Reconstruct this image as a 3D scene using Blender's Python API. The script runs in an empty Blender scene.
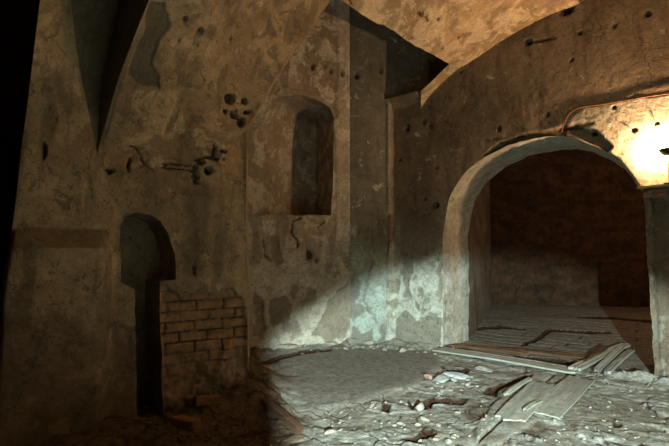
import bpy, bmesh, math, random
import numpy as np
from mathutils import Vector, Matrix

SC = bpy.context.scene
COL = SC.collection
PI = math.pi

# ------------------------------------------------------------------ camera
FPX = 446.0
PITCH = math.atan(27 / FPX)
EYE = np.array([0.0, 0.0, 1.5])
cd = bpy.data.cameras.new('camera')
cd.sensor_width = 36.0
cd.lens = FPX / 669.0 * 36.0
cd.clip_end = 200
cam = bpy.data.objects.new('camera', cd)
COL.objects.link(cam)
cam.location = EYE
cam.rotation_euler = (PI / 2 + PITCH, 0, 0)
SC.camera = cam

# ------------------------------------------------------------------ world, lights, exposure
w = bpy.data.worlds.new('world')
SC.world = w
w.use_nodes = True
w.node_tree.nodes['Background'].inputs[0].default_value = (0.50, 0.62, 0.80, 1)
w.node_tree.nodes['Background'].inputs[1].default_value = 0.004

def light(name, kind, loc, power, color, **kw):
    d = bpy.data.lights.new(name, kind)
    d.energy = power
    d.color = color
    for k, v in kw.items():
        setattr(d, k, v)
    o = bpy.data.objects.new(name, d)
    COL.objects.link(o)
    o.location = loc
    return o

def aim(o, target):
    v = Vector(target) - o.location
    o.rotation_euler = v.to_track_quat('-Z', 'Y').to_euler()

# a cool white hand lamp behind the camera, in an added doorway, its beam laid low over the floor
torch = light('torch_beam', 'SPOT', (0.50, -1.10, 1.30), 3800, (0.82, 1.0, 0.93),
              spot_size=math.radians(71), spot_blend=0.20, shadow_soft_size=0.022)
aim(torch, (0.50 + 2.08, -1.10 + 8.20, 1.30 - 5.62))
LAMP_EMIT = 10500      # the bulb itself is the warm light of the room

# added unseen warm fill that colours the back wall beyond the arch
light('inner_room_fill', 'POINT', (7.6, 7.2, 3.6), 150, (1.0, 0.55, 0.28), shadow_soft_size=0.15)

SC.view_settings.view_transform = 'Standard'
SC.view_settings.look = 'None'
SC.view_settings.exposure = 0.0
SC.view_settings.gamma = 1.0
SC.view_settings.use_curve_mapping = False

# ------------------------------------------------------------------ maths helpers
def ray(px, py):
    X = (px - 334.5) / FPX
    Y = (223 - py) / FPX
    c, s = math.cos(PITCH), math.sin(PITCH)
    d = np.array([X, c - Y * s, s + Y * c])
    return d / d[1]                      # scaled so that y (depth) = 1

def at_depth(px, py, depth):
    return EYE + ray(px, py) * depth

def on_floor(px, py, z=0.0):
    d = ray(px, py)
    return EYE + d * ((z - EYE[2]) / d[2])

def hsh(ix, iy, iz, seed):
    h = (ix.astype(np.int64) * 374761393 + iy.astype(np.int64) * 668265263 + iz.astype(np.int64) * 2147483647 % 1274126177 + seed * 974711)
    h = (h ^ (h >> 13)) * 1274126177
    h = h & 0x7fffffff
    h = (h ^ (h >> 15)) * 2246822519 & 0x7fffffff
    h = h ^ (h >> 12)
    return (h & 0xffffff) / float(0xffffff)

def vnoise(x, y, z=None, seed=0):
    x = np.asarray(x, float); y = np.asarray(y, float)
    z = np.zeros_like(x) if z is None else np.asarray(z, float)
    ix, iy, iz = np.floor(x), np.floor(y), np.floor(z)
    fx, fy, fz = x - ix, y - iy, z - iz
    fx = fx * fx * (3 - 2 * fx); fy = fy * fy * (3 - 2 * fy); fz = fz * fz * (3 - 2 * fz)
    r = 0
    for a in (0, 1):
        for b in (0, 1):
            for c in (0, 1):
                wgt = (fx if a else 1 - fx) * (fy if b else 1 - fy) * (fz if c else 1 - fz)
                r = r + wgt * hsh(ix + a, iy + b, iz + c, seed)
    return r * 2 - 1

def fbm(x, y, z=None, seed=0, octv=4, freq=1.0, gain=0.5):
    r = 0; a = 1; t = 0
    z = np.zeros_like(np.asarray(x, float)) if z is None else z
    for k in range(octv):
        r = r + a * vnoise(x * freq + 7.1 * k, y * freq + 3.3 * k, z * freq, seed + k)
        t += a; a *= gain; freq *= 2.03
    return r / t

def voro(x, y, seed=0, jit=0.9):
    """F1, F2, id of nearest cell"""
    ix, iy = np.floor(x), np.floor(y)
    f1 = np.full(x.shape, 9.0); f2 = np.full(x.shape, 9.0); idv = np.zeros(x.shape)
    zz = np.zeros_like(x)
    for a in (-1, 0, 1):
        for b in (-1, 0, 1):
            cx, cy = ix + a, iy + b
            px = cx + 0.5 + jit * (hsh(cx, cy, zz, seed) - 0.5)
            py = cy + 0.5 + jit * (hsh(cx, cy, zz, seed + 5) - 0.5)
            d = np.hypot(x - px, y - py)
            i = hsh(cx, cy, zz, seed + 9)
            m = d < f1
            f2 = np.where(m, f1, np.minimum(f2, d))
            idv = np.where(m, i, idv)
            f1 = np.where(m, d, f1)
    return f1, f2, idv

def sstep(a, b, x):
    t = np.clip((x - a) / (b - a), 0, 1)
    return t * t * (3 - 2 * t)

def inside(poly, x, y):
    r = np.zeros(x.shape, bool)
    n = len(poly)
    for i in range(n):
        x0, y0 = poly[i]; x1, y1 = poly[(i + 1) % n]
        if y0 == y1:
            continue
        c = ((y0 > y) != (y1 > y)) & (x < (x1 - x0) * (y - y0) / (y1 - y0) + x0)
        r ^= c
    return r

def polydist(poly, x, y, closed=True):
    """distance to polyline and nearest point"""
    best = np.full(x.shape, 1e9); bx = np.zeros_like(x); by = np.zeros_like(x)
    n = len(poly)
    for i in range(n if closed else n - 1):
        x0, y0 = poly[i]; x1, y1 = poly[(i + 1) % n]
        dx, dy = x1 - x0, y1 - y0
        L = dx * dx + dy * dy + 1e-12
        t = np.clip(((x - x0) * dx + (y - y0) * dy) / L, 0, 1)
        qx, qy = x0 + t * dx, y0 + t * dy
        d = np.hypot(x - qx, y - qy)
        m = d < best
        best = np.where(m, d, best); bx = np.where(m, qx, bx); by = np.where(m, qy, by)
    return best, bx, by

def catmull(pts, n):
    """smooth curve through pts with n samples per span"""
    P = [np.array(p, float) for p in pts]
    P = [2 * P[0] - P[1]] + P + [2 * P[-1] - P[-2]]
    out = []
    for i in range(1, len(P) - 2):
        a, b, c, d = P[i - 1], P[i], P[i + 1], P[i + 2]
        for k in range(n):
            t = k / n
            out.append(0.5 * ((2 * b) + (c - a) * t + (2 * a - 5 * b + 4 * c - d) * t * t + (3 * b - 3 * c + d - a) * t ** 3))
    out.append(P[-2])
    return out

class Frame:
    """a vertical wall plane: origin, direction U to the right in the picture, normal N towards the camera"""
    def __init__(s, O, P):
        s.O = np.array([O[0], O[1], 0.0])
        u = np.array([P[0] - O[0], P[1] - O[1], 0.0])
        s.len = float(np.linalg.norm(u))
        s.U = u / s.len
        s.N = np.array([s.U[1], -s.U[0], 0.0])
    def px(s, x, y):
        d = ray(x, y)
        t = np.dot(s.O - EYE, s.N) / np.dot(d, s.N)
        p = EYE + d * t
        return (float(np.dot(p - s.O, s.U)), float(p[2]))
    def depth(s, x, y):
        d = ray(x, y)
        return float(np.dot(s.O - EYE, s.N) / np.dot(d, s.N))
    def poly(s, pts):
        return [s.px(*p) for p in pts]
    def w(s, a, z, n=0.0):
        return s.O + s.U * a + s.N * n + np.array([0, 0, z])

def densify(poly, res, jit=0.0, seed=0, closed=True):
    out = []
    n = len(poly)
    for i in range(n if closed else n - 1):
        a = np.array(poly[i]); b = np.array(poly[(i + 1) % n])
        k = max(1, int(np.linalg.norm(b - a) / res))
        for j in range(k):
            out.append(tuple(a + (b - a) * j / k))
    if not closed:
        out.append(tuple(poly[-1]))
    if jit:
        P = np.array(out)
        P[:, 0] += jit * fbm(P[:, 0] * 1.0, P[:, 1], None, seed, 4, 7)
        P[:, 1] += jit * fbm(P[:, 0] * 1.0, P[:, 1], None, seed + 50, 4, 7)
        out = [tuple(p) for p in P]
    return out

# ------------------------------------------------------------------ object helpers
def link_mesh(name, V, F, mats, attrs=None, smooth=True, mat_index=None, parent=None):
    me = bpy.data.meshes.new(name)
    V = np.asarray(V, float)
    me.from_pydata(V.tolist(), [], [tuple(int(i) for i in f) for f in F])
    me.update()
    if attrs:
        for k, a in attrs.items():
            at = me.attributes.new(k, 'FLOAT', 'POINT')
            at.data.foreach_set('value', np.asarray(a, np.float32))
    for m in (mats if isinstance(mats, (list, tuple)) else [mats]):
        me.materials.append(m)
    me.polygons.foreach_set('use_smooth', [smooth] * len(me.polygons))
    o = bpy.data.objects.new(name, me)
    COL.objects.link(o)
    if parent:
        o.parent = parent
    return o

def structure(o, label=None, cat=None):
    o['kind'] = 'structure'
    if label:
        o['label'] = label
        o['category'] = cat or 'wall'
    return o

class Builder:
    """collects panels, strips and lofts into one mesh"""
    KEYS = ('patch', 'dark', 'pale', 'brick')
    def __init__(s):
        s.V = []; s.F = []; s.n = 0
        s.A = {k: [] for k in s.KEYS}
    def add(s, V, F, at=None):
        V = np.asarray(V, float)
        s.V.append(V)
        F = np.asarray(F)
        if len(F):
            s.F += (F + s.n).tolist()
        s.n += len(V)
        for k in s.KEYS:
            a = (at or {}).get(k)
            s.A[k].append(np.zeros(len(V)) if a is None else np.broadcast_to(np.asarray(a, float), (len(V),)))
    def build(s, name, mat, parent=None):
        V = np.concatenate(s.V)
        at = {k: np.concatenate(v) for k, v in s.A.items()}
        return link_mesh(name, V, s.F, mat, at, True, None, parent)
    def panel(s, fr, outer, holes, res, fn, fade=0.03):
        polys = [outer] + holes
        xs = [p[0] for p in outer]; zs = [p[1] for p in outer]
        gx = np.arange(min(xs) - res, max(xs) + 2 * res, res)
        gz = np.arange(min(zs) - res, max(zs) + 2 * res, res)
        S, Z = np.meshgrid(gx, gz)
        cx = (S[:-1, :-1] + S[1:, 1:]) / 2; cz = (Z[:-1, :-1] + Z[1:, 1:]) / 2
        keep = inside(outer, cx, cz)
        for h in holes:
            keep &= ~inside(h, cx, cz)
        usek = np.zeros(S.shape, int)
        for a in (0, 1):
            for b in (0, 1):
                usek[a:a + keep.shape[0], b:b + keep.shape[1]] += keep
        d = np.full(S.shape, 1e9); bx = S.copy(); bz = Z.copy()
        for p in polys:
            dd, qx, qz = polydist(p, S, Z)
            m = dd < d
            d = np.where(m, dd, d); bx = np.where(m, qx, bx); bz = np.where(m, qz, bz)
        bnd = (usek > 0) & (usek < 4) & (d < res * 1.6)
        S2 = np.where(bnd, bx, S); Z2 = np.where(bnd, bz, Z)
        H, at = fn(S2, Z2)
        H = H * sstep(0, fade, np.where(bnd, 0, d))
        idx = -np.ones(S.shape, int)
        used = usek > 0
        idx[used] = np.arange(used.sum())
        P = fr.O[None] + fr.U[None] * S2[used][:, None] + fr.N[None] * H[used][:, None]
        P[:, 2] += Z2[used]
        a = idx[:-1, :-1][keep]; b = idx[:-1, 1:][keep]; c = idx[1:, 1:][keep]; e = idx[1:, :-1][keep]
        s.add(P, np.stack([a, b, c, e], 1), {k: v[used] for k, v in at.items()})
    def strip(s, line, D, rows, amp=0.015, at=None, seed=3, close=False):
        """ruled strip: polyline (3D points) carried along D, roughened"""
        L = np.array(line)
        n = len(L)
        D = np.array(D, float)
        T = np.linspace(0, 1, rows)[:, None, None]
        P = L[None] + D[None, None] * T if D.ndim == 1 else L[None] + D[None] * T
        tan = np.gradient(L, axis=0)
        DD = D if D.ndim == 1 else D[0]
        nr = np.cross(tan, DD)
        nr /= (np.linalg.norm(nr, axis=1)[:, None] + 1e-9)
        nz = fbm(P[..., 0], P[..., 1], P[..., 2], seed, 4, 4.0)
        wgt = sstep(0, 0.12, T[..., 0]) * amp
        P = P + nr[None] * (nz * wgt)[..., None]
        P = P.reshape(-1, 3)
        F = []
        for r in range(rows - 1):
            for i in range(n - 1):
                F.append((r * n + i, r * n + i + 1, (r + 1) * n + i + 1, (r + 1) * n + i))
        s.add(P, F, at)
    def loft(s, A, B, cols, amp=0.02, sag=0.0, fn=None, seed=5):
        """surface between two 3D curves with equal sample counts"""
        A = np.array(A); B = np.array(B)
        n = len(A)
        T = np.linspace(0, 1, cols)
        P = A[None] * (1 - T)[:, None, None] + B[None] * T[:, None, None]
        du = np.gradient(P, axis=0); dv = np.gradient(P, axis=1)
        nr = np.cross(du, dv); nr /= np.linalg.norm(nr, axis=2)[..., None] + 1e-9
        tocam = EYE[None, None] - P
        sg = np.sign((nr * tocam).sum(2))[..., None]
        nr = nr * sg
        nz = fbm(P[..., 0], P[..., 1], P[..., 2], seed, 5, 1.6) * amp + fbm(P[..., 0], P[..., 1], P[..., 2], seed + 40, 3, 14) * amp * 0.18
        edge = sstep(0, 0.08, T) * sstep(0, 0.08, 1 - T)
        edge = edge[:, None] * sstep(0, 0.06, np.linspace(0, 1, n))[None, :]
        H = nz * edge - sag * (np.sin(PI * T))[:, None] * sstep(0, 0.5, np.linspace(0, 1, n))[None, :]
        at = None
        if fn:
            h2, at = fn(P)
            H = H + h2 * edge
            at = {k: v.reshape(-1) for k, v in at.items()}
        P = (P + nr * H[..., None]).reshape(-1, 3)
        F = []
        for r in range(cols - 1):
            for i in range(n - 1):
                F.append((r * n + i, r * n + i + 1, (r + 1) * n + i + 1, (r + 1) * n + i))
        s.add(P, F, at)

# ------------------------------------------------------------------ materials
def nodes(name):
    m = bpy.data.materials.new(name)
    m.use_nodes = True
    nt = m.node_tree
    b = nt.nodes['Principled BSDF']
    b.inputs['Roughness'].default_value = 0.9
    b.inputs['Specular IOR Level'].default_value = 0.2
    return m, nt, b

class NT:
    def __init__(s, nt):
        s.nt = nt
        s.co = nt.nodes.new('ShaderNodeTexCoord').outputs['Object']
    def link(s, a, b): s.nt.links.new(a, b)
    def noise(s, scale, detail=8, rough=0.6, dist=0.0, vec=None):
        n = s.nt.nodes.new('ShaderNodeTexNoise')
        n.inputs['Scale'].default_value = scale
        n.inputs['Detail'].default_value = detail
        n.inputs['Roughness'].default_value = rough
        n.inputs['Distortion'].default_value = dist
        s.link(vec or s.co, n.inputs['Vector'])
        return n.outputs['Fac']
    def scaled(s, v):
        n = s.nt.nodes.new('ShaderNodeVectorMath'); n.operation = 'MULTIPLY'
        s.link(s.co, n.inputs[0]); n.inputs[1].default_value = v
        return n.outputs[0]
    def ramp(s, x, a, b, lo=0.0, hi=1.0):
        n = s.nt.nodes.new('ShaderNodeMapRange')
        s.link(x, n.inputs['Value'])
        for k, v in zip(('From Min', 'From Max', 'To Min', 'To Max'), (a, b, lo, hi)):
            n.inputs[k].default_value = v
        n.interpolation_type = 'SMOOTHSTEP'
        return n.outputs['Result']
    def math(s, op, a, b=None, clamp=False):
        n = s.nt.nodes.new('ShaderNodeMath'); n.operation = op; n.use_clamp = clamp
        for i, v in enumerate((a, b)):
            if v is None: continue
            if isinstance(v, (int, float)): n.inputs[i].default_value = v
            else: s.link(v, n.inputs[i])
        return n.outputs[0]
    def mix(s, fac, a, b):
        n = s.nt.nodes.new('ShaderNodeMix'); n.data_type = 'RGBA'
        if isinstance(fac, (int, float)): n.inputs[0].default_value = fac
        else: s.link(fac, n.inputs[0])
        for i, v in ((6, a), (7, b)):
            if isinstance(v, tuple): n.inputs[i].default_value = (*v, 1)
            else: s.link(v, n.inputs[i])
        return n.outputs[2]
    def tone(s, c, f):
        n = s.nt.nodes.new('ShaderNodeVectorMath'); n.operation = 'SCALE'
        s.link(c, n.inputs[0]); s.link(f, n.inputs['Scale'])
        return n.outputs[0]
    def attr(s, name):
        n = s.nt.nodes.new('ShaderNodeAttribute'); n.attribute_name = name
        return n.outputs['Fac']
    def voronoi(s, scale, feature='DISTANCE_TO_EDGE', vec=None):
        n = s.nt.nodes.new('ShaderNodeTexVoronoi'); n.feature = feature
        n.inputs['Scale'].default_value = scale
        s.link(vec or s.co, n.inputs['Vector'])
        return n.outputs[0]
    def warp(s, scale, amt):
        n = s.nt.nodes.new('ShaderNodeTexNoise')
        n.inputs['Scale'].default_value = scale; n.inputs['Detail'].default_value = 5
        s.link(s.co, n.inputs['Vector'])
        m = s.nt.nodes.new('ShaderNodeVectorMath'); m.operation = 'MULTIPLY_ADD'
        s.link(n.outputs['Color'], m.inputs[0]); m.inputs[1].default_value = (amt,) * 3
        s.link(s.co, m.inputs[2])
        return m.outputs[0]
    def bump(s, h, strength, dist, bsdf):
        n = s.nt.nodes.new('ShaderNodeBump')
        n.inputs['Strength'].default_value = strength
        n.inputs['Distance'].default_value = dist
        s.link(h, n.inputs['Height'])
        s.link(n.outputs[0], bsdf.inputs['Normal'])

def plaster(name, base, pale, grime, patch, brick=(0.30, 0.15, 0.08), pitted=0.5, cracks=0.6, pale_lo=0.52, grime_lo=0.52, bump=0.5):
    m, nt, b = nodes(name)
    g = NT(nt)
    n_big = g.noise(0.9, 6, 0.55, 0.4)
    n_mid = g.noise(3.2, 9, 0.68, 0.6)
    n_fin = g.noise(22, 8, 0.7)
    n_streak = g.noise(1.0, 8, 0.65, 0.3, g.scaled((5.0, 5.0, 0.9)))
    c = g.mix(g.ramp(n_big, 0.42, 0.56), base, tuple(x * 0.68 for x in base))
    c = g.mix(g.math('MULTIPLY', g.ramp(n_mid, pale_lo, pale_lo + 0.05), 0.8), c, pale)
    c = g.mix(g.math('MULTIPLY', g.ramp(n_streak, grime_lo, grime_lo + 0.12), 0.75), c, grime)
    c = g.mix(g.math('MULTIPLY', g.attr('pale'), g.ramp(n_mid, 0.34, 0.66, 0.98, 0.55)), c, pale)
    c = g.mix(g.math('MULTIPLY', g.attr('dark'), g.ramp(n_mid, 0.35, 0.6, 0.9, 0.6)), c, grime)
    # spots where the skin has flaked to the coat below
    fl = g.noise(5.5, 10, 0.72, 1.0)
    flake = g.ramp(fl, 0.575, 0.59)
    c = g.mix(g.math('MULTIPLY', flake, 0.6), c, patch)
    c = g.mix(g.attr('patch'), c, patch)
    c = g.mix(g.attr('brick'), c, g.mix(g.ramp(g.noise(6, 4), 0.4, 0.6), brick, tuple(x * 0.6 for x in brick)))
    c = g.mix(g.ramp(g.attr('dark'), 0.82, 1.0, 0, 0.9), c, (0.025, 0.017, 0.011))  # near-black in holes and cracks: deep dirt plus their shade put into colour
    # pits
    pit = g.ramp(g.noise(24, 4, 0.6), 0.63, 0.67)
    c = g.mix(g.math('MULTIPLY', pit, pitted), c, tuple(x * 0.3 for x in grime))
    # hair cracks, only in some places
    cr = g.ramp(g.voronoi(2.3, vec=g.warp(3.0, 0.45)), 0.0, 0.010, 1, 0)
    cr = g.math('MULTIPLY', cr, g.ramp(g.noise(1.3, 3), 0.52, 0.6))
    c = g.mix(g.math('MULTIPLY', cr, cracks), c, tuple(x * 0.3 for x in grime))
    c = g.mix(g.ramp(n_fin, 0.3, 0.7, 0.0, 0.35), c, tuple(x * 0.55 for x in base))
    n9 = g.noise(8.5, 10, 0.78, 0.5)
    c = g.tone(c, g.ramp(n9, 0.36, 0.66, 0.80, 1.10))
    c = g.tone(c, g.ramp(g.noise(60, 4, 0.8), 0.35, 0.65, 0.84, 1.10))
    chip = g.math('MULTIPLY', g.ramp(g.noise(15, 6, 0.7, 0.6), 0.635, 0.655), g.ramp(g.noise(1.7, 4), 0.42, 0.6))
    c = g.mix(g.math('MULTIPLY', chip, 0.7), c, tuple(x * 0.6 for x in grime))
    g.link(c, b.inputs['Base Color'])
    h = g.math('ADD', g.math('MULTIPLY', n_mid, 0.22), g.math('MULTIPLY', n_fin, 0.30))
    h = g.math('ADD', h, g.math('MULTIPLY', n9, 0.16))
    c_ = None
    h = g.math('SUBTRACT', h, g.math('MULTIPLY', chip, 0.16))
    h = g.math('SUBTRACT', h, g.math('MULTIPLY', flake, 0.10))
    h = g.math('SUBTRACT', h, g.math('MULTIPLY', pit, 0.12))
    h = g.math('SUBTRACT', h, g.math('MULTIPLY', cr, 0.2))
    g.bump(h, bump, 0.05, b)
    return m

TAN = (0.50, 0.37, 0.215)
M_left = plaster('old_tan_plaster', (0.44, 0.31, 0.18), (0.54, 0.39, 0.235), (0.17, 0.122, 0.078), (0.10, 0.092, 0.07), (0.50, 0.27, 0.13))
M_alc = plaster('grey_buff_plaster', (0.44, 0.36, 0.26), (0.70, 0.68, 0.58), (0.22, 0.18, 0.13), (0.30, 0.27, 0.21), pale_lo=0.50)
M_back = plaster('damp_grey_plaster', (0.22, 0.22, 0.18), (0.62, 0.76, 0.69), (0.12, 0.10, 0.08), (0.30, 0.31, 0.27), pale_lo=0.60)
M_right = plaster('whitewashed_plaster', (0.30, 0.245, 0.18), (0.70, 0.76, 0.68), (0.15, 0.115, 0.08), (0.34, 0.34, 0.28), pale_lo=0.62, grime_lo=0.5, bump=0.95)
M_vault = plaster('peeling_ochre_plaster', (0.58, 0.42, 0.25), (0.80, 0.66, 0.46), (0.34, 0.24, 0.15), (0.30, 0.25, 0.18), pale_lo=0.5, grime_lo=0.55)
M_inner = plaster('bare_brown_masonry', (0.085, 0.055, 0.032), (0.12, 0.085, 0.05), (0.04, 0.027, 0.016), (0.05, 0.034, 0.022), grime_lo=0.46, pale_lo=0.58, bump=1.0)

def floor_mat():
    m, nt, b = nodes('plaster_dust_floor')
    g = NT(nt)
    n1 = g.noise(1.1, 6, 0.6, 0.5); n2 = g.noise(6, 9, 0.7, 0.8); n3 = g.noise(45, 5, 0.7)
    dust = (0.39, 0.40, 0.35); dirt = (0.24, 0.20, 0.15); slab = (0.27, 0.26, 0.23); rust = (0.048, 0.022, 0.013)
    c = g.mix(g.ramp(n1, 0.42, 0.62), dust, (0.33, 0.315, 0.26))
    c = g.mix(g.math('MULTIPLY', g.ramp(n2, 0.5, 0.62), 0.6), c, dirt)
    c = g.mix(g.math('MULTIPLY', g.attr('patch'), g.ramp(n2, 0.3, 0.62, 1.0, 0.6)), c, slab)
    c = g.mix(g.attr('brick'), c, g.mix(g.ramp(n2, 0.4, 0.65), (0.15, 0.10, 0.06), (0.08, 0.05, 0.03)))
    c = g.mix(g.attr('dark'), c, rust)
    c = g.mix(g.math('MULTIPLY', g.attr('pale'), 0.9), c, (0.52, 0.55, 0.51))
    c = g.mix(g.ramp(n3, 0.45, 0.75, 0.0, 0.45), c, dirt)
    n9 = g.noise(14, 9, 0.78, 0.8)
    c = g.tone(c, g.ramp(n9, 0.36, 0.62, 0.55, 1.18))
    rt = g.nt.nodes.new('ShaderNodeVectorRotate'); rt.rotation_type = 'Z_AXIS'
    g.link(g.warp(5.0, 0.16), rt.inputs['Vector']); rt.inputs['Angle'].default_value = 0.69
    st = g.nt.nodes.new('ShaderNodeVectorMath'); st.operation = 'MULTIPLY'
    g.link(rt.outputs[0], st.inputs[0]); st.inputs[1].default_value = (1.0, 2.0, 0.0)
    cr = g.ramp(g.voronoi(3.0, vec=st.outputs[0]), 0.0, 0.035, 1, 0)
    cr = g.math('MULTIPLY', cr, g.ramp(g.noise(2.2, 5), 0.46, 0.56))
    cr = g.math('MULTIPLY', cr, g.math('SUBTRACT', 1.0, g.math('MULTIPLY', g.attr('patch'), 0.8)))
    c = g.mix(g.math('MULTIPLY', cr, 0.85), c, rust)
    g.link(c, b.inputs['Base Color'])
    h = g.math('ADD', g.math('MULTIPLY', n2, 0.5), g.math('MULTIPLY', n3, 0.3))
    h = g.math('ADD', h, g.math('MULTIPLY', n9, 0.4))
    h = g.math('SUBTRACT', h, g.math('MULTIPLY', cr, 0.5))
    g.bump(h, 0.8, 0.03, b)
    return m
M_floor = floor_mat()

def simple(name, col, col2, scale=8, rough=0.85, metal=0.0, bump=0.4, stretch=None, bd=0.01):
    m, nt, b = nodes(name)
    g = NT(nt)
    v = g.scaled(stretch) if stretch else None
    n = g.noise(scale, 8, 0.65, 0.3, v)
    c = g.mix(g.ramp(n, 0.38, 0.64), col, col2)
    c = g.mix(g.ramp(g.noise(scale * 6, 4), 0.55, 0.75, 0, 0.5), c, tuple(x * 0.5 for x in col2))
    g.link(c, b.inputs['Base Color'])
    b.inputs['Roughness'].default_value = rough
    b.inputs['Metallic'].default_value = metal
    g.bump(n, bump, bd, b)
    return m
M_wood = simple('dusty_grey_wood', (0.44, 0.46, 0.41), (0.34, 0.33, 0.28), 3.0, stretch=(1.2, 14, 14))
M_wood_brown = simple('bare_brown_wood', (0.15, 0.085, 0.05), (0.07, 0.04, 0.025), 3.0, stretch=(1.2, 14, 14))
M_stone = simple('pale_blue_rubble', (0.56, 0.62, 0.62), (0.36, 0.38, 0.36), 9)
M_plasterchip = simple('plaster_rubble', (0.44, 0.43, 0.37), (0.26, 0.23, 0.18), 12)
M_pink = simple('pink_brick_rubble', (0.52, 0.34, 0.27), (0.34, 0.20, 0.15), 12)
M_brown = simple('earthy_rubble', (0.22, 0.15, 0.09), (0.11, 0.075, 0.045), 12)
M_brick = simple('fired_clay', (0.32, 0.17, 0.10), (0.18, 0.10, 0.06), 9)
M_iron = simple('rusty_iron', (0.10, 0.06, 0.04), (0.045, 0.03, 0.02), 30, 0.7, 0.5)
M_cable = simple('brown_cable', (0.16, 0.075, 0.04), (0.09, 0.04, 0.025), 30, 0.6)
M_black = simple('black_bakelite', (0.03, 0.028, 0.026), (0.02, 0.02, 0.02), 20, 0.4)

def emis(name, col, s):
    m, nt, b = nodes(name)
    b.inputs['Base Color'].default_value = (1, 0.9, 0.75, 1)
    b.inputs['Emission Color'].default_value = (*col, 1)
    b.inputs['Emission Strength'].default_value = s
    return m
M_bulb = emis('lit_bulb_glass', (1.0, 0.565, 0.265), LAMP_EMIT)

# ------------------------------------------------------------------ the wall planes
# right wall with the big arch: left jamb, right pier
RW = Frame((0.88, 7.47), (3.70, 5.15))
# left wall, arris at its right end
LW = Frame((-3.0, 3.08), (-0.86, 4.37))
# recessed bay wall with the blind window
AW = Frame((-1.12, 6.54), (0.25, 7.16))
BW = Frame((0.25, 7.16), (2.165, 7.805))

def speck(S, Z, seed=0, f=8):
    return fbm(S, Z, None, seed, 5, f)

def mask(fr, pts, S, Z, amp=0.04, soft=0.012, seed=1, f=9):
    p = fr.poly(pts)
    d, _, _ = polydist(p, S, Z)
    d = np.where(inside(p, S, Z), -d, d)
    return sstep(soft, -soft, d + amp * fbm(S, Z, None, seed, 5, f))

def slot(fr, x, y, rx, ry, S, Z, soft=0.35, nz=0.35, seed=1):
    """0..1 mask of an oval hole, centre and radii in picture units"""
    c = fr.px(x, y); a = fr.px(x + rx, y); b = fr.px(x, y - ry)
    ra = abs(a[0] - c[0]); rb = abs(b[1] - c[1])
    d = np.hypot((S - c[0]) / ra, (Z - c[1]) / rb) + nz * fbm(S, Z, None, seed, 3, 18)
    return sstep(1 + soft, 1 - soft, d)

def line(fr, pts, width, S, Z, jit=0.02, seed=2):
    p = fr.poly(pts)
    wx = jit * fbm(S, Z, None, seed, 4, 8); wz = jit * fbm(S, Z, None, seed + 30, 4, 8)
    d, _, _ = polydist(p, S + wx, Z + wz, closed=False)
    wd = width * (1 + 0.7 * fbm(S, Z, None, seed + 7, 3, 12))
    return sstep(wd, wd * 0.45, d)

def projpx(P):
    R = P - EYE
    c, s = math.cos(PITCH), math.sin(PITCH)
    f = R[..., 1] * c + R[..., 2] * s
    u = -R[..., 1] * s + R[..., 2] * c
    return 334.5 + FPX * R[..., 0] / f, 223 - FPX * u / f

# ---------------- right wall
arch_px = catmull([(443, 236), (447, 208), (458, 182), (478, 162), (505, 147), (535, 138), (565, 137), (595, 146), (620, 163), (638, 186)], 10)
arch_left = [RW.px(443, 352), RW.px(443, 320), RW.px(443, 280)]
arch_line = arch_left + [RW.px(p[0], p[1]) for p in arch_px] + [RW.px(642, 188), RW.px(643, 195), RW.px(647, 240), RW.px(652, 330), RW.px(655, 384)]
arch_line[0] = (arch_line[0][0], -0.25); arch_line[-1] = (arch_line[-1][0], -0.25)
arch_d = densify(arch_line, 0.03, 0.016, 11, closed=False)
vault_c1 = [(421, 108), (430, 95), (445, 80), (470, 61), (497, 43), (530, 24), (560, 10), (592, -2), (640, -14), (700, -18), (760, -5)]
c1 = [RW.px(p[0], p[1]) for p in [tuple(q) for q in catmull(vault_c1, 6)]]
left_edge = [RW.px(386, 345), RW.px(386, 100), RW.px(421, 91)]
left_edge[0] = (left_edge[0][0], -0.25)
outer_R = [left_edge[0], left_edge[1], left_edge[2]] + c1 + [(RW.len + 2.2, c1[-1][1]), (RW.len + 2.2, -0.25)] + list(reversed(arch_d))
outer_R = densify(outer_R, 0.05, 0.0)

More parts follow.
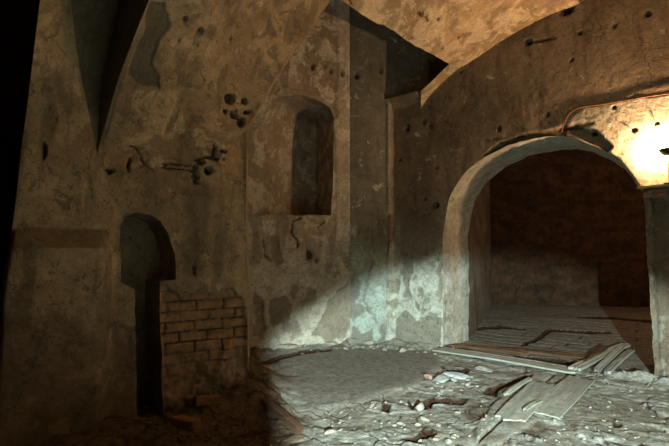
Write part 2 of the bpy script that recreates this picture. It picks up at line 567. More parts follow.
def fn_R(S, Z):
    H = 0.018 * fbm(S, Z, None, 21, 3, 1.0) + 0.0025 * fbm(S, Z, None, 22, 4, 16)
    lo = mask(RW, [(563, 132), (572, 116), (585, 107), (640, 98), (800, 80), (800, 250), (640, 190), (600, 150), (570, 142)], S, Z, 0.02, 0.01, 3)
    lump = fbm(S, Z, None, 31, 5, 9)
    H = H + lo * (0.014 + 0.008 * lump)
    # pitted render above the arch
    n = fbm(S, Z, None, 34, 4, 16)
    reg = mask(RW, [(470, 150), (520, 95), (600, 80), (669, 60), (669, 100), (560, 130)], S, Z, 0.1, 0.1, 8)
    H = H + reg * 0.004 * n
    # rim where the arch render has come away
    rim = mask(RW, [(481, 157), (500, 142), (530, 133), (560, 127), (575, 126), (596, 131), (612, 147), (606, 153), (585, 142), (560, 139), (530, 140), (500, 150)], S, Z, 0.015, 0.006, 5)
    H = H - 0.075 * rim
    hole = 0 * S
    for (x, y, rx, ry) in ((567, 10, 5.5, 4.5), (529, 42, 3.4, 3.2), (508, 28, 2.2, 1.5), (648, 14, 3, 2.5), (615, 26, 2, 1.5), (580, 33, 1.6, 1.6), (499, 129, 1.6, 2.4), (461, 72, 1.4, 2),
                           (594, 133, 2.6, 2.4), (548, 115, 1.6, 2), (634, 130, 2.4, 2.0), (436, 205, 3, 3), (461, 213, 2.2, 2.4), (462, 232, 1.5, 2), (407, 128, 1.8, 3), (424, 122, 1.6, 2.4), (430, 126, 1.3, 2),
                           (425, 200, 1.3, 1.5), (400, 160, 1.3, 1.3), (437, 168, 1.2, 1.5), (572, 60, 1.3, 1.3), (614, 108, 1.6, 1.3), (657, 124, 1.6, 1.2)):
        hole = np.maximum(hole, slot(RW, x, y, rx, ry, S, Z))
    H = H - 0.10 * hole
    gash = line(RW, [(535, 42), (548, 40), (556, 38)], 0.022, S, Z, 0.01)
    scar = line(RW, [(484, 140), (500, 139), (514, 136), (522, 135)], 0.035, S, Z) + line(RW, [(562, 128), (578, 126), (592, 124)], 0.032, S, Z)
    scar = np.clip(scar, 0, 1)
    crack = line(RW, [(556, 138), (557, 152)], 0.02, S, Z, 0.03)
    H = H - 0.03 * gash - 0.008 * scar
    streak = mask(RW, [(524, 45), (531, 45), (529, 128), (523, 128)], S, Z, 0.05, 0.03, 15, 5)
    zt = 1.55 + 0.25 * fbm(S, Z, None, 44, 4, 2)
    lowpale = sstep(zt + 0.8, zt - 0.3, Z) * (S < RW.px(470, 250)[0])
    fall = np.maximum(mask(RW, [(396, 344), (396, 318), (405, 310), (416, 322), (430, 316), (441, 322), (441, 360), (396, 360)], S, Z, 0.05, 0.01, 17),
                      mask(RW, [(404, 262), (412, 255), (414, 270), (408, 280), (412, 300), (404, 296)], S, Z, 0.05, 0.01, 18))
    fall = np.maximum(fall, sstep(0.18, 0.3, fbm(S * 1.4, Z, None, 47, 6, 4.5)) * sstep(2.6, 1.5, Z) * 0.7)
    H = H - 0.014 * fall
    # the worn vertical rib at the free end of the wall
    e = RW.px(393.5, 250)[0]
    rib = sstep(e + 0.010, e - 0.012, S + 0.012 * fbm(S * 0, Z, None, 9, 3, 5))
    H = H + 0.10 * rib
    sh0, sh1 = RW.px(386, 100), RW.px(423, 90)
    ztop = sh0[1] + (S - sh0[0]) / (sh1[0] - sh0[0]) * (sh1[1] - sh0[1])
    shd = np.clip(1 - (ztop - Z) / 0.20, 0, 1) * (S < sh1[0] + 0.01)
    H = np.where(shd > 0.01, np.maximum(H, 0.13 * shd), H)
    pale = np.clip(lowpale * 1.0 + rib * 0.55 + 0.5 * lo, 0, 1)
    ex = mask(RW, [(388, 218), (393, 214), (394, 240), (390, 256), (387, 250)], S, Z, 0.02, 0.01, 19)
    H = H - 0.03 * ex
    pierdk = sstep(RW.px(655, 300)[0], RW.px(658, 300)[0], S + 0.02 * fbm(S, Z, None, 49, 3, 6)) * (Z < RW.px(650, 192)[1])
    H = H - 0.12 * pierdk
    dark = np.clip(pierdk * 0.8 + streak * 0.6 + scar * 0.9 + hole + gash + rim * 0.88 + crack, 0, 1)
    dark = np.maximum(dark, 0.75 * mask(RW, [(398, 215), (436, 200), (441, 245), (420, 262), (398, 255)], S, Z, 0.18, 0.08, 20, 4))
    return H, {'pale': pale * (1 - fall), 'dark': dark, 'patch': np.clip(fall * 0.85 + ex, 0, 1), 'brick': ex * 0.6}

bR = Builder()
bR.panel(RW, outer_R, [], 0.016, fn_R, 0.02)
arch3 = [RW.w(p[0], p[1]) for p in arch_d]
W_ARCH = 0.95
bR.strip(arch3, -RW.N * W_ARCH, 26, 0.03, {'pale': 0.95})
# free end of the wall and its sloping shoulder
e3 = [RW.w(p[0], p[1]) for p in densify([left_edge[0], left_edge[1], left_edge[2], c1[0]], 0.04, 0, 0, False)]
bR.strip(e3, -RW.N * 0.5, 10, 0.02)
o = bR.build('wall_right', M_right)
structure(o)

# narrow formeret rib above the shoulder, and the ochre vault
Nr = RW.N
def c1pt(x, y, n=0.0):
    p = RW.px(x, y); return RW.w(p[0], p[1], n)
rim_out = [(421, 91), (431, 82), (440, 73), (449, 64), (455, 58)]
rim_in = [(421, 108), (430, 95), (445, 80), (455, 71.5), (461, 67)]
bV = Builder()
ra = catmull([c1pt(x, y, 0.0) for x, y in rim_in], 6)
rb = catmull([at_depth(x, y, RW.depth(x, y) - 0.10) for x, y in rim_out], 6)
bV.loft(ra, rb, 10, 0.008)
# barrel: profile on the wall carried towards the camera, lower edge rising a little
prof = catmull([RW.px(x, y) + (0,) for x, y in [(457, 68), (470, 61), (497, 43), (530, 24), (560, 10), (592, -2), (640, -14), (700, -18), (760, -5), (830, 30)]], 14)
prof = [np.array(p) for p in prof]
rowsN = 110
Pv = []
edge_dir = at_depth(357, 0, 4.75) - at_depth(455, 59, RW.depth(455, 59) - 0.1)
edge_dir /= abs(np.dot(edge_dir, Nr))
LEN = 5.2
for r in range(rowsN):
    n = LEN * r / (rowsN - 1)
    row = []
    for k, p in enumerate(prof):
        base = RW.w(p[0], p[1], n)
        tt = max(0.0, 1 - k / 30.0)
        base = base + (edge_dir - Nr) * n * (tt ** 1.5)
        row.append(base)
    Pv.append(row)
Pv = np.array(Pv)
X, Y, Zz = Pv[..., 0], Pv[..., 1], Pv[..., 2]
flk = sstep(0.10, 0.14, fbm(X, Y, Zz, 61, 6, 2.6))
flk2 = sstep(0.22, 0.25, fbm(X, Y, Zz, 66, 6, 4.5))
Hh = 0.035 * fbm(X, Y, Zz, 60, 4, 1.3) + 0.010 * flk + 0.006 * fbm(X, Y, Zz, 63, 4, 12)
jn = 0.03 * fbm(X, Y, Zz, 64, 4, 6)
Pv[:, 0] += (jn[:, 0][:, None]) * np.array([0.5, 0.5, 1.0])
Pv[..., 2] -= Hh
ny, nx = Pv.shape[:2]
F = [(r * nx + i, r * nx + i + 1, (r + 1) * nx + i + 1, (r + 1) * nx + i) for r in range(ny - 1) for i in range(nx - 1)]
bV.add(Pv.reshape(-1, 3), F, {'pale': (flk * 0.9).reshape(-1), 'dark': np.maximum(flk2 * 0.4, sstep(0.36, 0.40, fbm(X, Y, Zz, 68, 5, 6.0))).reshape(-1), 'patch': (flk2 * 0.6).reshape(-1)})
low = [Pv[r, 0] for r in range(ny)]
bV.strip(low, np.array([0.02, 0.03, 0.32]), 5, 0.02)     # broken lower edge has thickness
o = bV.build('ceiling_right', M_vault)
structure(o)

# ---------------- back bay wall (dark, behind the free end of the right wall)
def fn_B(S, Z):
    H = 0.02 * fbm(S, Z, None, 71, 5, 1.8) + 0.006 * fbm(S, Z, None, 72, 4, 14)
    fall = sstep(0.12, 0.2, fbm(S, Z, None, 73, 5, 3.4)) * sstep(2.2, 1.2, Z)
    fall = np.maximum(fall, mask(BW, [(352, 345), (354, 325), (362, 335), (372, 330), (374, 345)], S, Z, 0.04, 0.01, 4))
    hole = 0 * S
    for (x, y, rx, ry) in ((357, 76, 1.6, 3), (381, 70, 1.4, 3)):
        hole = np.maximum(hole, slot(BW, x, y, rx, ry, S, Z))
    zt = 1.5 + 0.3 * fbm(S, Z, None, 74, 4, 2)
    crk = line(BW, [(372, 262), (367, 285), (364, 300), (370, 312)], 0.03, S, Z, 0.05)
    return H - 0.015 * fall - 0.08 * hole, {'pale': sstep(zt + 0.3, zt - 0.4, Z) * (1 - fall) * 0.9, 'patch': fall * 0.8, 'dark': np.clip(hole + crk * 0.7, 0, 1)}
bB = Builder()
bB.panel(BW, [(0, -0.25), (BW.len, -0.25), (BW.len, 6.4), (0, 6.4)], [], 0.025, fn_B)
structure(bB.build('wall_back', M_back))

# ---------------- recessed bay wall with the blind window
win_px = [(243, 216), (290, 215), (331, 215), (333, 190), (333, 150), (334, 116), (330, 107), (318, 101), (302, 96), (286, 95), (273, 100), (262, 110), (243, 128)]
win = AW.poly(win_px)
win_d = densify(win, 0.04, 0.02, 5)
def fn_A(S, Z):
    H = 0.022 * fbm(S, Z, None, 81, 5, 1.5) + 0.005 * fbm(S, Z, None, 82, 4, 14)
    ochre = mask(AW, [(270, 238), (276, 235), (281, 250), (284, 262), (277, 266), (270, 258)], S, Z, 0.04, 0.012, 2)
    fall = ochre
    for pts in ([(318, 325), (330, 300), (350, 278), (352, 320), (346, 338), (330, 340), (312, 334)],
                [(272, 300), (285, 296), (292, 306), (286, 322), (272, 326), (268, 312)],
                [(253, 290), (262, 300), (266, 330), (256, 340)],
                [(244, 212), (262, 217), (262, 226), (250, 226)],
                [(262, 105), (300, 92), (325, 98), (340, 112), (336, 124), (329, 108), (300, 96), (274, 100)]):
        fall = np.maximum(fall, mask(AW, pts, S, Z, 0.05, 0.012, 6))
    fall = np.maximum(fall, 0.7 * sstep(0.22, 0.3, fbm(S, Z, None, 86, 5, 3.5)) * sstep(2.0, 1.0, Z))
    crk = line(AW, [(301, 218), (293, 222), (292, 232), (297, 240), (298, 247)], 0.034, S, Z, 0.02)
    crk = np.maximum(crk, line(AW, [(325, 221), (318, 228), (322, 236)], 0.026, S, Z, 0.02))
    crk = np.maximum(crk, line(AW, [(264, 240), (265, 255), (272, 262)], 0.026, S, Z, 0.03))
    crk = np.maximum(crk, line(AW, [(330, 300), (340, 290), (352, 284)], 0.012, S, Z, 0.03))
    crk = np.maximum(crk, line(AW, [(276, 96), (284, 84), (300, 90), (318, 92), (330, 100)], 0.018, S, Z, 0.05))
    hole = 0 * S
    for (x, y, rx, ry) in ((313, 67, 1.7, 3.2), (331, 71, 1.3, 2.5), (342, 74, 1.3, 3.5), (325, 66, 1, 2), (310, 255, 4, 6), (317, 261, 2, 3)):
        hole = np.maximum(hole, slot(AW, x, y, rx, ry, S, Z))
    # raised plaster arris strip right of the corner
    warm = mask(AW, [(330, -60), (336, 0), (338, 80), (335, 120), (337, 230), (352, 230), (352, -60)], S, Z, 0.02, 0.02, 9)
    return H - 0.02 * fall - 0.06 * hole - 0.012 * crk + 0.02 * warm, {'patch': fall * 0.85, 'brick': ochre * 0.35, 'dark': np.clip(hole + crk, 0, 1), 'pale': np.clip(warm * 0.5 + sstep(1.9, 1.0, Z + 0.3 * fbm(S, Z, None, 87, 4, 2)) * 0.85, 0, 1) * (1 - fall)}
bA = Builder()
aw_right = AW.len
bA.panel(AW, [(-0.9, -0.25), (aw_right, -0.25), (aw_right, 6.4), (-0.9, 6.4)], [win_d], 0.02, fn_A)
# reveals of the blind window: a long splay on the left, straight head, sill and right cheek
inner = []
cen_back = []
edge_s = AW.px(300, 180)[0]
Dn = 0.80
wl = win_d + [win_d[0]]
front = [AW.w(p[0], p[1]) for p in wl]
s0 = min(p[0] for p in win_d)
FB = Frame((AW.O - AW.N * Dn)[:2], (AW.O - AW.N * Dn + AW.U)[:2])
fs0 = FB.px(303, 180)[0]; fs1 = AW.px(333, 180)[0] + 0.03; fz1 = FB.px(315, 120)[1]
def backpt(p):
    # the left cheek runs diagonally back to the narrow inner panel
    t = np.clip((p[0] - s0) / (AW.px(333, 180)[0] - s0), 0, 1)
    return AW.w(fs0 + (fs1 - fs0) * max(0.0, (t - 0.35) / 0.65), min(p[1], fz1), -Dn)
back = [backpt(p) for p in wl]
n = len(front)
rows = 16
Fr = np.array(front); Bk = np.array(back)
T = np.linspace(0, 1, rows)[:, None, None]
Pw = Fr[None] * (1 - T) + Bk[None] * T
nz = fbm(Pw[..., 0], Pw[..., 1], Pw[..., 2], 90, 4, 3.5) * 0.02 * sstep(0, .15, T[..., 0])
Pw = Pw + nz[..., None] * np.array([0.5, -0.6, 0.3])
F = [(r * n + i, r * n + i + 1, (r + 1) * n + i + 1, (r + 1) * n + i) for r in range(rows - 1) for i in range(n - 1)]
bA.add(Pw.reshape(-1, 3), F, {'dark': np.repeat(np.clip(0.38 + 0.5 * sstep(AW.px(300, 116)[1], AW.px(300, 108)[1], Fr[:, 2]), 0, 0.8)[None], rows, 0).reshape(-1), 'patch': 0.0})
cb = Bk.mean(0)
bA.add(np.concatenate([Pw[-1][:-1], cb[None]]), [(i, (i + 1) % (n - 1), n - 1) for i in range(n - 1)], {'dark': 0.5})  # inner panel darkened in colour, on top of the shade it lies in
structure(bA.build('wall_back_left', M_alc))

# ---------------- left wall
left_px = [(10, 246), (16, 200), (24, 128)]
lw_left = LW.poly(left_px)
base_top = [(24, 128), (97, 154), (162, 137), (247, 130)]
top_line = LW.poly(base_top)
right_s = LW.px(247, 240)[0]
outer_L = [(LW.px(0, 330)[0], -0.25)] + [LW.px(2, 300)] + lw_left + top_line[1:] + [LW.px(246, 200), (right_s, 1.5), (LW.px(249, 380)[0], -0.25)]
outer_L = densify(outer_L, 0.05, 0.0, 4)
niche_px = [(121, 283), (121, 258), (119, 238), (121, 225), (127, 216), (137, 212), (150, 214), (161, 221), (169, 234), (174, 252), (176, 268), (176, 279),
            (160, 282), (160, 320), (162, 370), (164, 425), (138, 430), (136, 350), (135, 300), (134, 290)]
niche = LW.poly(niche_px)
niche_d = densify(niche, 0.04, 0.012, 8)

BW_, BH_ = 0.255, 0.094
def brick_rel(S, Z):
    row = np.floor(Z / BH_ + 0.12 * fbm(S, Z, None, 101, 2, 1.2))
    fz = (Z / BH_ + 0.12 * fbm(S, Z, None, 101, 2, 1.2)) - row
    sx = S / BW_ + np.where(row % 2 == 0, 0.0, 0.5) + 0.12 * hsh(row, row * 0, row * 0, 3)
    cx = np.floor(sx); fx = sx - cx
    rnd = hsh(cx, row, cx * 0, 17)
    ed = np.minimum(np.minimum(fx, 1 - fx) * BW_, np.minimum(fz, 1 - fz) * BH_)
    ed = ed + 0.005 * fbm(S, Z, None, 103, 3, 20)
    body = sstep(0.005, 0.014, ed)
    return body, rnd

def fn_L(S, Z):
    H = 0.03 * fbm(S, Z, None, 111, 4, 1.0) + 0.010 * fbm(S, Z, None, 112, 4, 4) + 0.005 * fbm(S, Z, None, 113, 4, 15)
    # lower wall left of the niche stands forward, with a sloping top
    s1 = LW.px(104, 240)[0]
    zs0, zs1 = LW.px(60, 248)[1], LW.px(60, 229)[1]
    end = sstep(s1 + 0.10, s1 - 0.04, S)
    fwd = end * np.clip((zs1 + 0.01 * fbm(S, Z, None, 114, 3, 5) - Z) / (zs1 - zs0), 0, 1) * 0.14
    band = end * ((Z > zs0 - 0.005) & (Z < zs1 + 0.005))
    # bricks laid bare on the pier
    bm = mask(LW, [(155, 284), (166, 289), (180, 296), (196, 291), (214, 292), (232, 286), (242, 300), (246, 316), (252, 330), (255, 440), (160, 440), (158, 330)], S, Z, 0.05, 0.008, 12, 7)
    body, rnd = brick_rel(S, Z)
    ragged = fbm(S, Z, None, 116, 4, 5)
    worn = sstep(0.66, 0.40, Z + 0.2 * ragged)
    Hb = -0.050 + 0.022 * body * (0.5 + rnd) * (1 - 0.8 * worn) + 0.08 * worn * ragged + 0.03 * worn * fbm(S, Z, None, 117, 3, 16)
    H = H * (1 - bm) + bm * Hb
    # rounded bulge of rubble core low on the pier
    core = mask(LW, [(214, 380), (222, 345), (232, 338), (236, 372), (230, 392)], S, Z, 0.04, 0.03, 13)
    H = H + core * 0.05
    hole = 0 * S
    for (x, y, rx, ry) in ((44, 151, 1.8, 8), (129, 165, 1.3, 7), (209, 170, 4, 4.2), (168, 132, 0.1, 0.1)):
        hole = np.maximum(hole, slot(LW, x, y, rx, ry, S, Z, 0.2, 0.15))
    br = 0 * S
    for (x, y, rx, ry) in ((106, 170, 7, 2.2), (97, 171, 2, 2), (195, 172, 4, 8), (199, 160, 5, 4), (211, 157, 8, 2.5), (215, 150, 3, 3), (194, 267, 2.2, 6), (224, 150, 4, 2)):
        br = np.maximum(br, slot(LW, x, y, rx, ry, S, Z, 0.2, 1.6, 7))
    ins = np.clip(line(LW, [(162, 163), (172, 164), (184, 166), (192, 166)], 0.02, S, Z, 0.03, 3) + line(LW, [(163, 168), (176, 168), (190, 169)], 0.016, S, Z, 0.03, 5), 0, 1)
    crk = np.clip(line(LW, [(128, 143), (136, 148), (144, 160), (150, 166)], 0.02, S, Z, 0.04, 9), 0, 1)
    och = mask(LW, [(232, 138), (246, 130), (249, 160), (246, 180), (228, 172), (222, 160)], S, Z, 0.05, 0.01, 31, 8)
    och = np.maximum(och, mask(LW, [(110, 148), (136, 142), (148, 158), (140, 172), (120, 176), (104, 164)], S, Z, 0.06, 0.01, 32, 6) * 0.6)
    H = H - 0.02 * och
    H = H - 0.14 * hole - 0.05 * br - 0.018 * ins - 0.02 * crk
    mould = mask(LW, [(182, 200), (205, 192), (212, 200), (205, 230), (200, 262), (190, 272), (188, 240)], S, Z, 0.22, 0.06, 15, 4)
    edge_pale = mask(LW, [(232, 130), (247, 125), (248, 320), (236, 300)], S, Z, 0.06, 0.03, 16, 4)
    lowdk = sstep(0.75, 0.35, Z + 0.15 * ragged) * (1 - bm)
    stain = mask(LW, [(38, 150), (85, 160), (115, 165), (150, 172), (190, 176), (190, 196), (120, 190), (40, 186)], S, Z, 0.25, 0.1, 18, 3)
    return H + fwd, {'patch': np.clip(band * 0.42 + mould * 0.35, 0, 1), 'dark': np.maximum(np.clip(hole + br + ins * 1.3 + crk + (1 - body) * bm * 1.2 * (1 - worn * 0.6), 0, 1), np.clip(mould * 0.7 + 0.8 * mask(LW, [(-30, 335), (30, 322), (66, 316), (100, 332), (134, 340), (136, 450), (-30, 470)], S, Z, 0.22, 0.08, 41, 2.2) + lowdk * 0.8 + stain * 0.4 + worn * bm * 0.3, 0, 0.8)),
                     'pale': np.clip(edge_pale * 0.6, 0, 1) * (1 - bm), 'brick': np.clip(bm * (0.75 + 0.25 * rnd) * body * (1 - 0.65 * worn) + och * 0.45, 0, 1)}
bL = Builder()
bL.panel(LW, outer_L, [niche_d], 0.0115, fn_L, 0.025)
# niche and slot share one splayed back, painted dark low for the slot's shade
nf = [LW.w(p[0], p[1]) for p in niche_d] + [LW.w(*niche_d[0])]
bL.strip(nf, -LW.N * 0.46 + LW.U * -0.06, 14, 0.02, {'patch': 0.35, 'dark': 0.2})
nb = np.array(nf) - LW.N * 0.45 - LW.U * 0.06
zc = LW.px(150, 300)[1]
pn = Builder()
def fn_n(S, Z):
    H = 0.03 * fbm(S, Z, None, 121, 4, 3)
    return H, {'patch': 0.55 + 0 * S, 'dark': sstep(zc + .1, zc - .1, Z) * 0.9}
fr_n = Frame((LW.O - LW.N * 0.44)[:2], (LW.O - LW.N * 0.44 + LW.U)[:2])
sA, sB = LW.px(112, 260)[0] - 0.1, LW.px(185, 260)[0] + 0.1
bL.panel(fr_n, [(sA, -0.2), (sB, -0.2), (sB, LW.px(140, 205)[1] + 0.1), (sA, LW.px(140, 205)[1] + 0.1)], [], 0.03, fn_n)
# the return of the wall at its right end, running back to the recessed bay
rl = [LW.px(247, 130), LW.px(246, 200), (right_s, 1.5), (LW.px(249, 380)[0], -0.25)]
rl3 = [LW.w(*p) for p in densify(rl, 0.04, 0.0, 4, False)]
rx_, ry_ = projpx(np.array(rl3))
rD = np.array([AW.w(*AW.px(a + 1.2, b)) - p for p, a, b in zip(rl3, rx_, ry_)])
rD[:, 2] = 0
bL.strip(rl3, rD, 60, 0.02, {'pale': 0.2})
# left end: a dark opening, its reveal
le3 = [LW.w(*p) for p in densify([(LW.px(0, 330)[0], -0.25), LW.px(2, 300)] + lw_left, 0.05, 0.01, 4, False)]
bL.strip(le3, np.array([-0.55, 0.75, 0]), 10, 0.02)
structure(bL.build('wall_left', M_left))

# ---------------- left vault, springing from the left wall
def vline(pts, n=14):
    """points (px, py, k): k = how far the surface has come forward of the wall plane"""
    P = [at_depth(x, y, LW.depth(x, 150) * (1 - k)) for x, y, k in pts]
    return catmull(P, n)
L0 = vline([(24, 128, 0), (27, 108, .006), (31, 75, .035), (40, 0, .13), (52, -90, .30)])
L1 = vline([(97, 154, 0), (90, 120, .003), (80, 70, .02), (71, 0, .09), (66, -90, .24)])
L2 = vline([(97, 154, 0), (99, 122, -.02), (104, 75, -.05), (120, 0, -.03), (135, -90, .06)])
L3 = vline([(97, 154, 0), (106, 124, .012), (119, 78, .05), (149, 0, .17), (190, -90, .36)])
L4 = vline([(162, 137, 0), (173, 112, .010), (192, 68, .055), (222, 0, .16), (262, -90, .33)])
L5 = vline([(247, 130, 0), (260, 107, .006), (280, 72, .03), (330, 0, .09), (395, -90, .17)])
def wallmask(P, pts, amp, soft, seed, f=5):
    # outlines laid out on the developed vault surface (x across, height up)
    x, y = projpx(P)
    d, _, _ = polydist(pts, x, y)
    d = np.where(inside(pts, x, y), -d, d)
    return sstep(soft, -soft, d + amp * fbm(P[..., 0], P[..., 1], P[..., 2], seed, 5, f))
def fn_V(P):
    grey = wallmask(P, [(150, 0), (165, 2), (171, 25), (160, 42), (150, 62), (158, 74), (158, 86), (138, 83), (126, 75), (133, 50), (143, 25)], 7, 1.2, 131)
    hole = 0 * P[..., 0]
    for c, r in (((232, 99), 5.2), ((184, 18), 2.6), ((233, 41), 1.3), ((178, 40), 1.2)):
        x, y = projpx(P)
        d = np.hypot(x - c[0], y - c[1]) + r * 0.5 * fbm(P[..., 0], P[..., 1], P[..., 2], 133, 3, 14)
        hole = np.maximum(hole, sstep(r * 1.2, r * 0.8, d))
    for c, rr in (((245, 102), 4.6), ((234, 115), 4.0), ((242, 122), 3.6), ((226, 112), 2.4), ((200, 30), 3.0), ((197, 44), 2.4), ((248, 112), 2.6)):
        x, y = projpx(P)
        d = np.hypot(x - c[0], y - c[1]) + rr * 1.5 * fbm(P[..., 0], P[..., 1], P[..., 2], 134, 4, 12)
        hole = np.maximum(hole, sstep(rr * 1.05, rr * 0.8, d) * 0.95)
    soot = wallmask(P, [(118, 112), (150, 108), (152, 113), (130, 116)], 5, 3, 137)
    crk = wallmask(P, [(205, 28), (214, 22), (196, 48), (192, 60)], 5, 1.5, 138)
    return -0.016 * grey - 0.09 * hole, {'patch': grey * 0.9, 'dark': np.clip(hole + soot * 0.5 + crk * 0.5, 0, 1)}
bl = Builder()
bl.loft(L0, L1, 50, 0.03, -0.02)
bl.loft(L1, L2, 30, 0.02, 0.02, lambda P: (0 * P[..., 0], {'patch': 0.75 + 0 * P[..., 0]}))  # groin cell: its shade also painted in as dark grey, both halves
bl.loft(L2, L3, 24, 0.02, 0.0, lambda P: (0 * P[..., 0], {'patch': 0.85 + 0 * P[..., 0]}))
def dens(L, n):
    L = np.array(L); t = np.linspace(0, len(L) - 1, n); i = np.minimum(t.astype(int), len(L) - 2); f = (t - i)[:, None]
    return L[i] * (1 - f) + L[i + 1] * f
bl.loft(dens(L3, 170), dens(L4, 170), 90, 0.03, -0.02, fn_V)
bl.loft(dens(L4, 170), dens(L5, 170), 110, 0.04, 0.05, fn_V)
def to_bay(P, dx):
    x, y = projpx(np.array(P))
    return np.array([AW.w(*AW.px(a + dx, b)) - p for p, a, b in zip(P, x, y)])
bl.strip(L5, to_bay(L5, 1.0), 40, 0.02)
structure(bl.build('ceiling_left', M_left))

# ---------------- room beyond the arch
jamb_far = RW.w(RW.px(443, 345)[0], 0, -W_ARCH)
iw = plaster('damp_inner_plaster', (0.24, 0.22, 0.17), (0.36, 0.35, 0.29), (0.12, 0.09, 0.06), (0.13, 0.10, 0.07))
IL = Frame(jamb_far[:2], at_depth(492, 303, 12.3)[:2])
IB = Frame(at_depth(492, 303, 12.3)[:2], (11.0, 11.6))
def fn_I(seed):
    def f(S, Z):
        b, rnd = brick_rel(S * 0.8, Z * 0.8)
        H = 0.06 * fbm(S, Z, None, seed, 5, 1.5) + 0.006 * b * rnd
        return H, {'dark': np.clip(0.15 * (1 - b) + 0.7 * sstep(0.1, 0.3, fbm(S, Z, None, seed + 3, 4, 0.8)), 0, 1), 'brick': 0.35 * rnd, 'pale': sstep(0.2, .4, fbm(S, Z, None, seed + 8, 4, 1.1)) * 0.5}
    return f
b1 = Builder(); b1.panel(IL, [(0, -0.2), (IL.len, -0.2), (IL.len, 5.4), (0, 5.4)], [], 0.05, fn_I(140)); structure(b1.build('wall_inner_left', iw))
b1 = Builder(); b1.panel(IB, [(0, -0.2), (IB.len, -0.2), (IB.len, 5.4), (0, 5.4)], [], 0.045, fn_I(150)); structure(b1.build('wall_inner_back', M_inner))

def quadwall(name, P, mat, seed=0, n=40):
    """rough wall or ceiling over a four-cornered outline (3D corners)"""
    P = [np.array(p, float) for p in P]
    u = np.linspace(0, 1, n); U, V = np.meshgrid(u, u)
    Q = (P[0] * ((1 - U) * (1 - V))[..., None] + P[1] * (U * (1 - V))[..., None] + P[2] * (U * V)[..., None] + P[3] * ((1 - U) * V)[..., None])
    nr = np.cross(P[1] - P[0], P[3] - P[0]); nr /= np.linalg.norm(nr)
    Q = Q + nr * (0.03 * fbm(Q[..., 0], Q[..., 1], Q[..., 2], seed, 4, 1.5))[..., None]
    F = [(r * n + i, r * n + i + 1, (r + 1) * n + i + 1, (r + 1) * n + i) for r in range(n - 1) for i in range(n - 1)]
    return structure(link_mesh(name, Q.reshape(-1, 3), F, mat))
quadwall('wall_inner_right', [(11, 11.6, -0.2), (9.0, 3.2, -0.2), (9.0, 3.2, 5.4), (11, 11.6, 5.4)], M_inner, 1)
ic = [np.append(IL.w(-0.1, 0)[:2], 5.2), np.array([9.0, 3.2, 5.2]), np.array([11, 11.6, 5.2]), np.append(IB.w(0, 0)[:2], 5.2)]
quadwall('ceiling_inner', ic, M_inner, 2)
# the rest of the room, behind and beside the camera, and the high bay overhead
RR = RW.w(RW.len + 2.2, 0)
quadwall('wall_rear', [(-5.2, -2.4, -0.2), (6.0, -2.4, -0.2), (6.0, -2.4, 6.4), (-5.2, -2.4, 6.4)], M_left, 3)
# unseen doorway wall added to trim the beam: left leaf, right leaf, head
def beam_slab(name, x0, x1, z0, z1):
    bm = bmesh.new(); bmesh.ops.create_cube(bm, size=1)
    for v in bm.verts: v.co = Vector(((x0 + x1) / 2 + v.co.x * (x1 - x0), -0.50 + v.co.y * 0.08, (z0 + z1) / 2 + v.co.z * (z1 - z0)))
    me = bpy.data.meshes.new(name); bm.to_mesh(me); bm.free(); me.materials.append(M_left)
    o = bpy.data.objects.new(name, me); COL.objects.link(o); structure(o)
beam_slab('beam_mask_left', -5.2, 0.382, -0.2, 6.4)
beam_slab('beam_mask_right', 2.6, 6.0, -0.2, 6.4)
beam_slab('beam_mask_head', 0.382, 2.6, 2.4, 6.4)
quadwall('wall_side', [(6.0, -2.4, -0.2), (RR[0] + 0.2, RR[1] - 0.1, -0.2), (RR[0] + 0.2, RR[1] - 0.1, 6.4), (6.0, -2.4, 6.4)], M_left, 4)
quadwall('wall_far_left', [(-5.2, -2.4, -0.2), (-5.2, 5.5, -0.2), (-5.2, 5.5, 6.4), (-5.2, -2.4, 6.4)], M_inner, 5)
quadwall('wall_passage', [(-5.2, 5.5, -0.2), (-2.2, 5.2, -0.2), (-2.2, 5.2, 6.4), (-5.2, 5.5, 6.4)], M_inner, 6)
quadwall('ceiling', [(-5.3, -2.5, 6.3), (6.1, -2.5, 6.3), (6.1, 9, 6.3), (-5.3, 9, 6.3)], M_inner, 7)

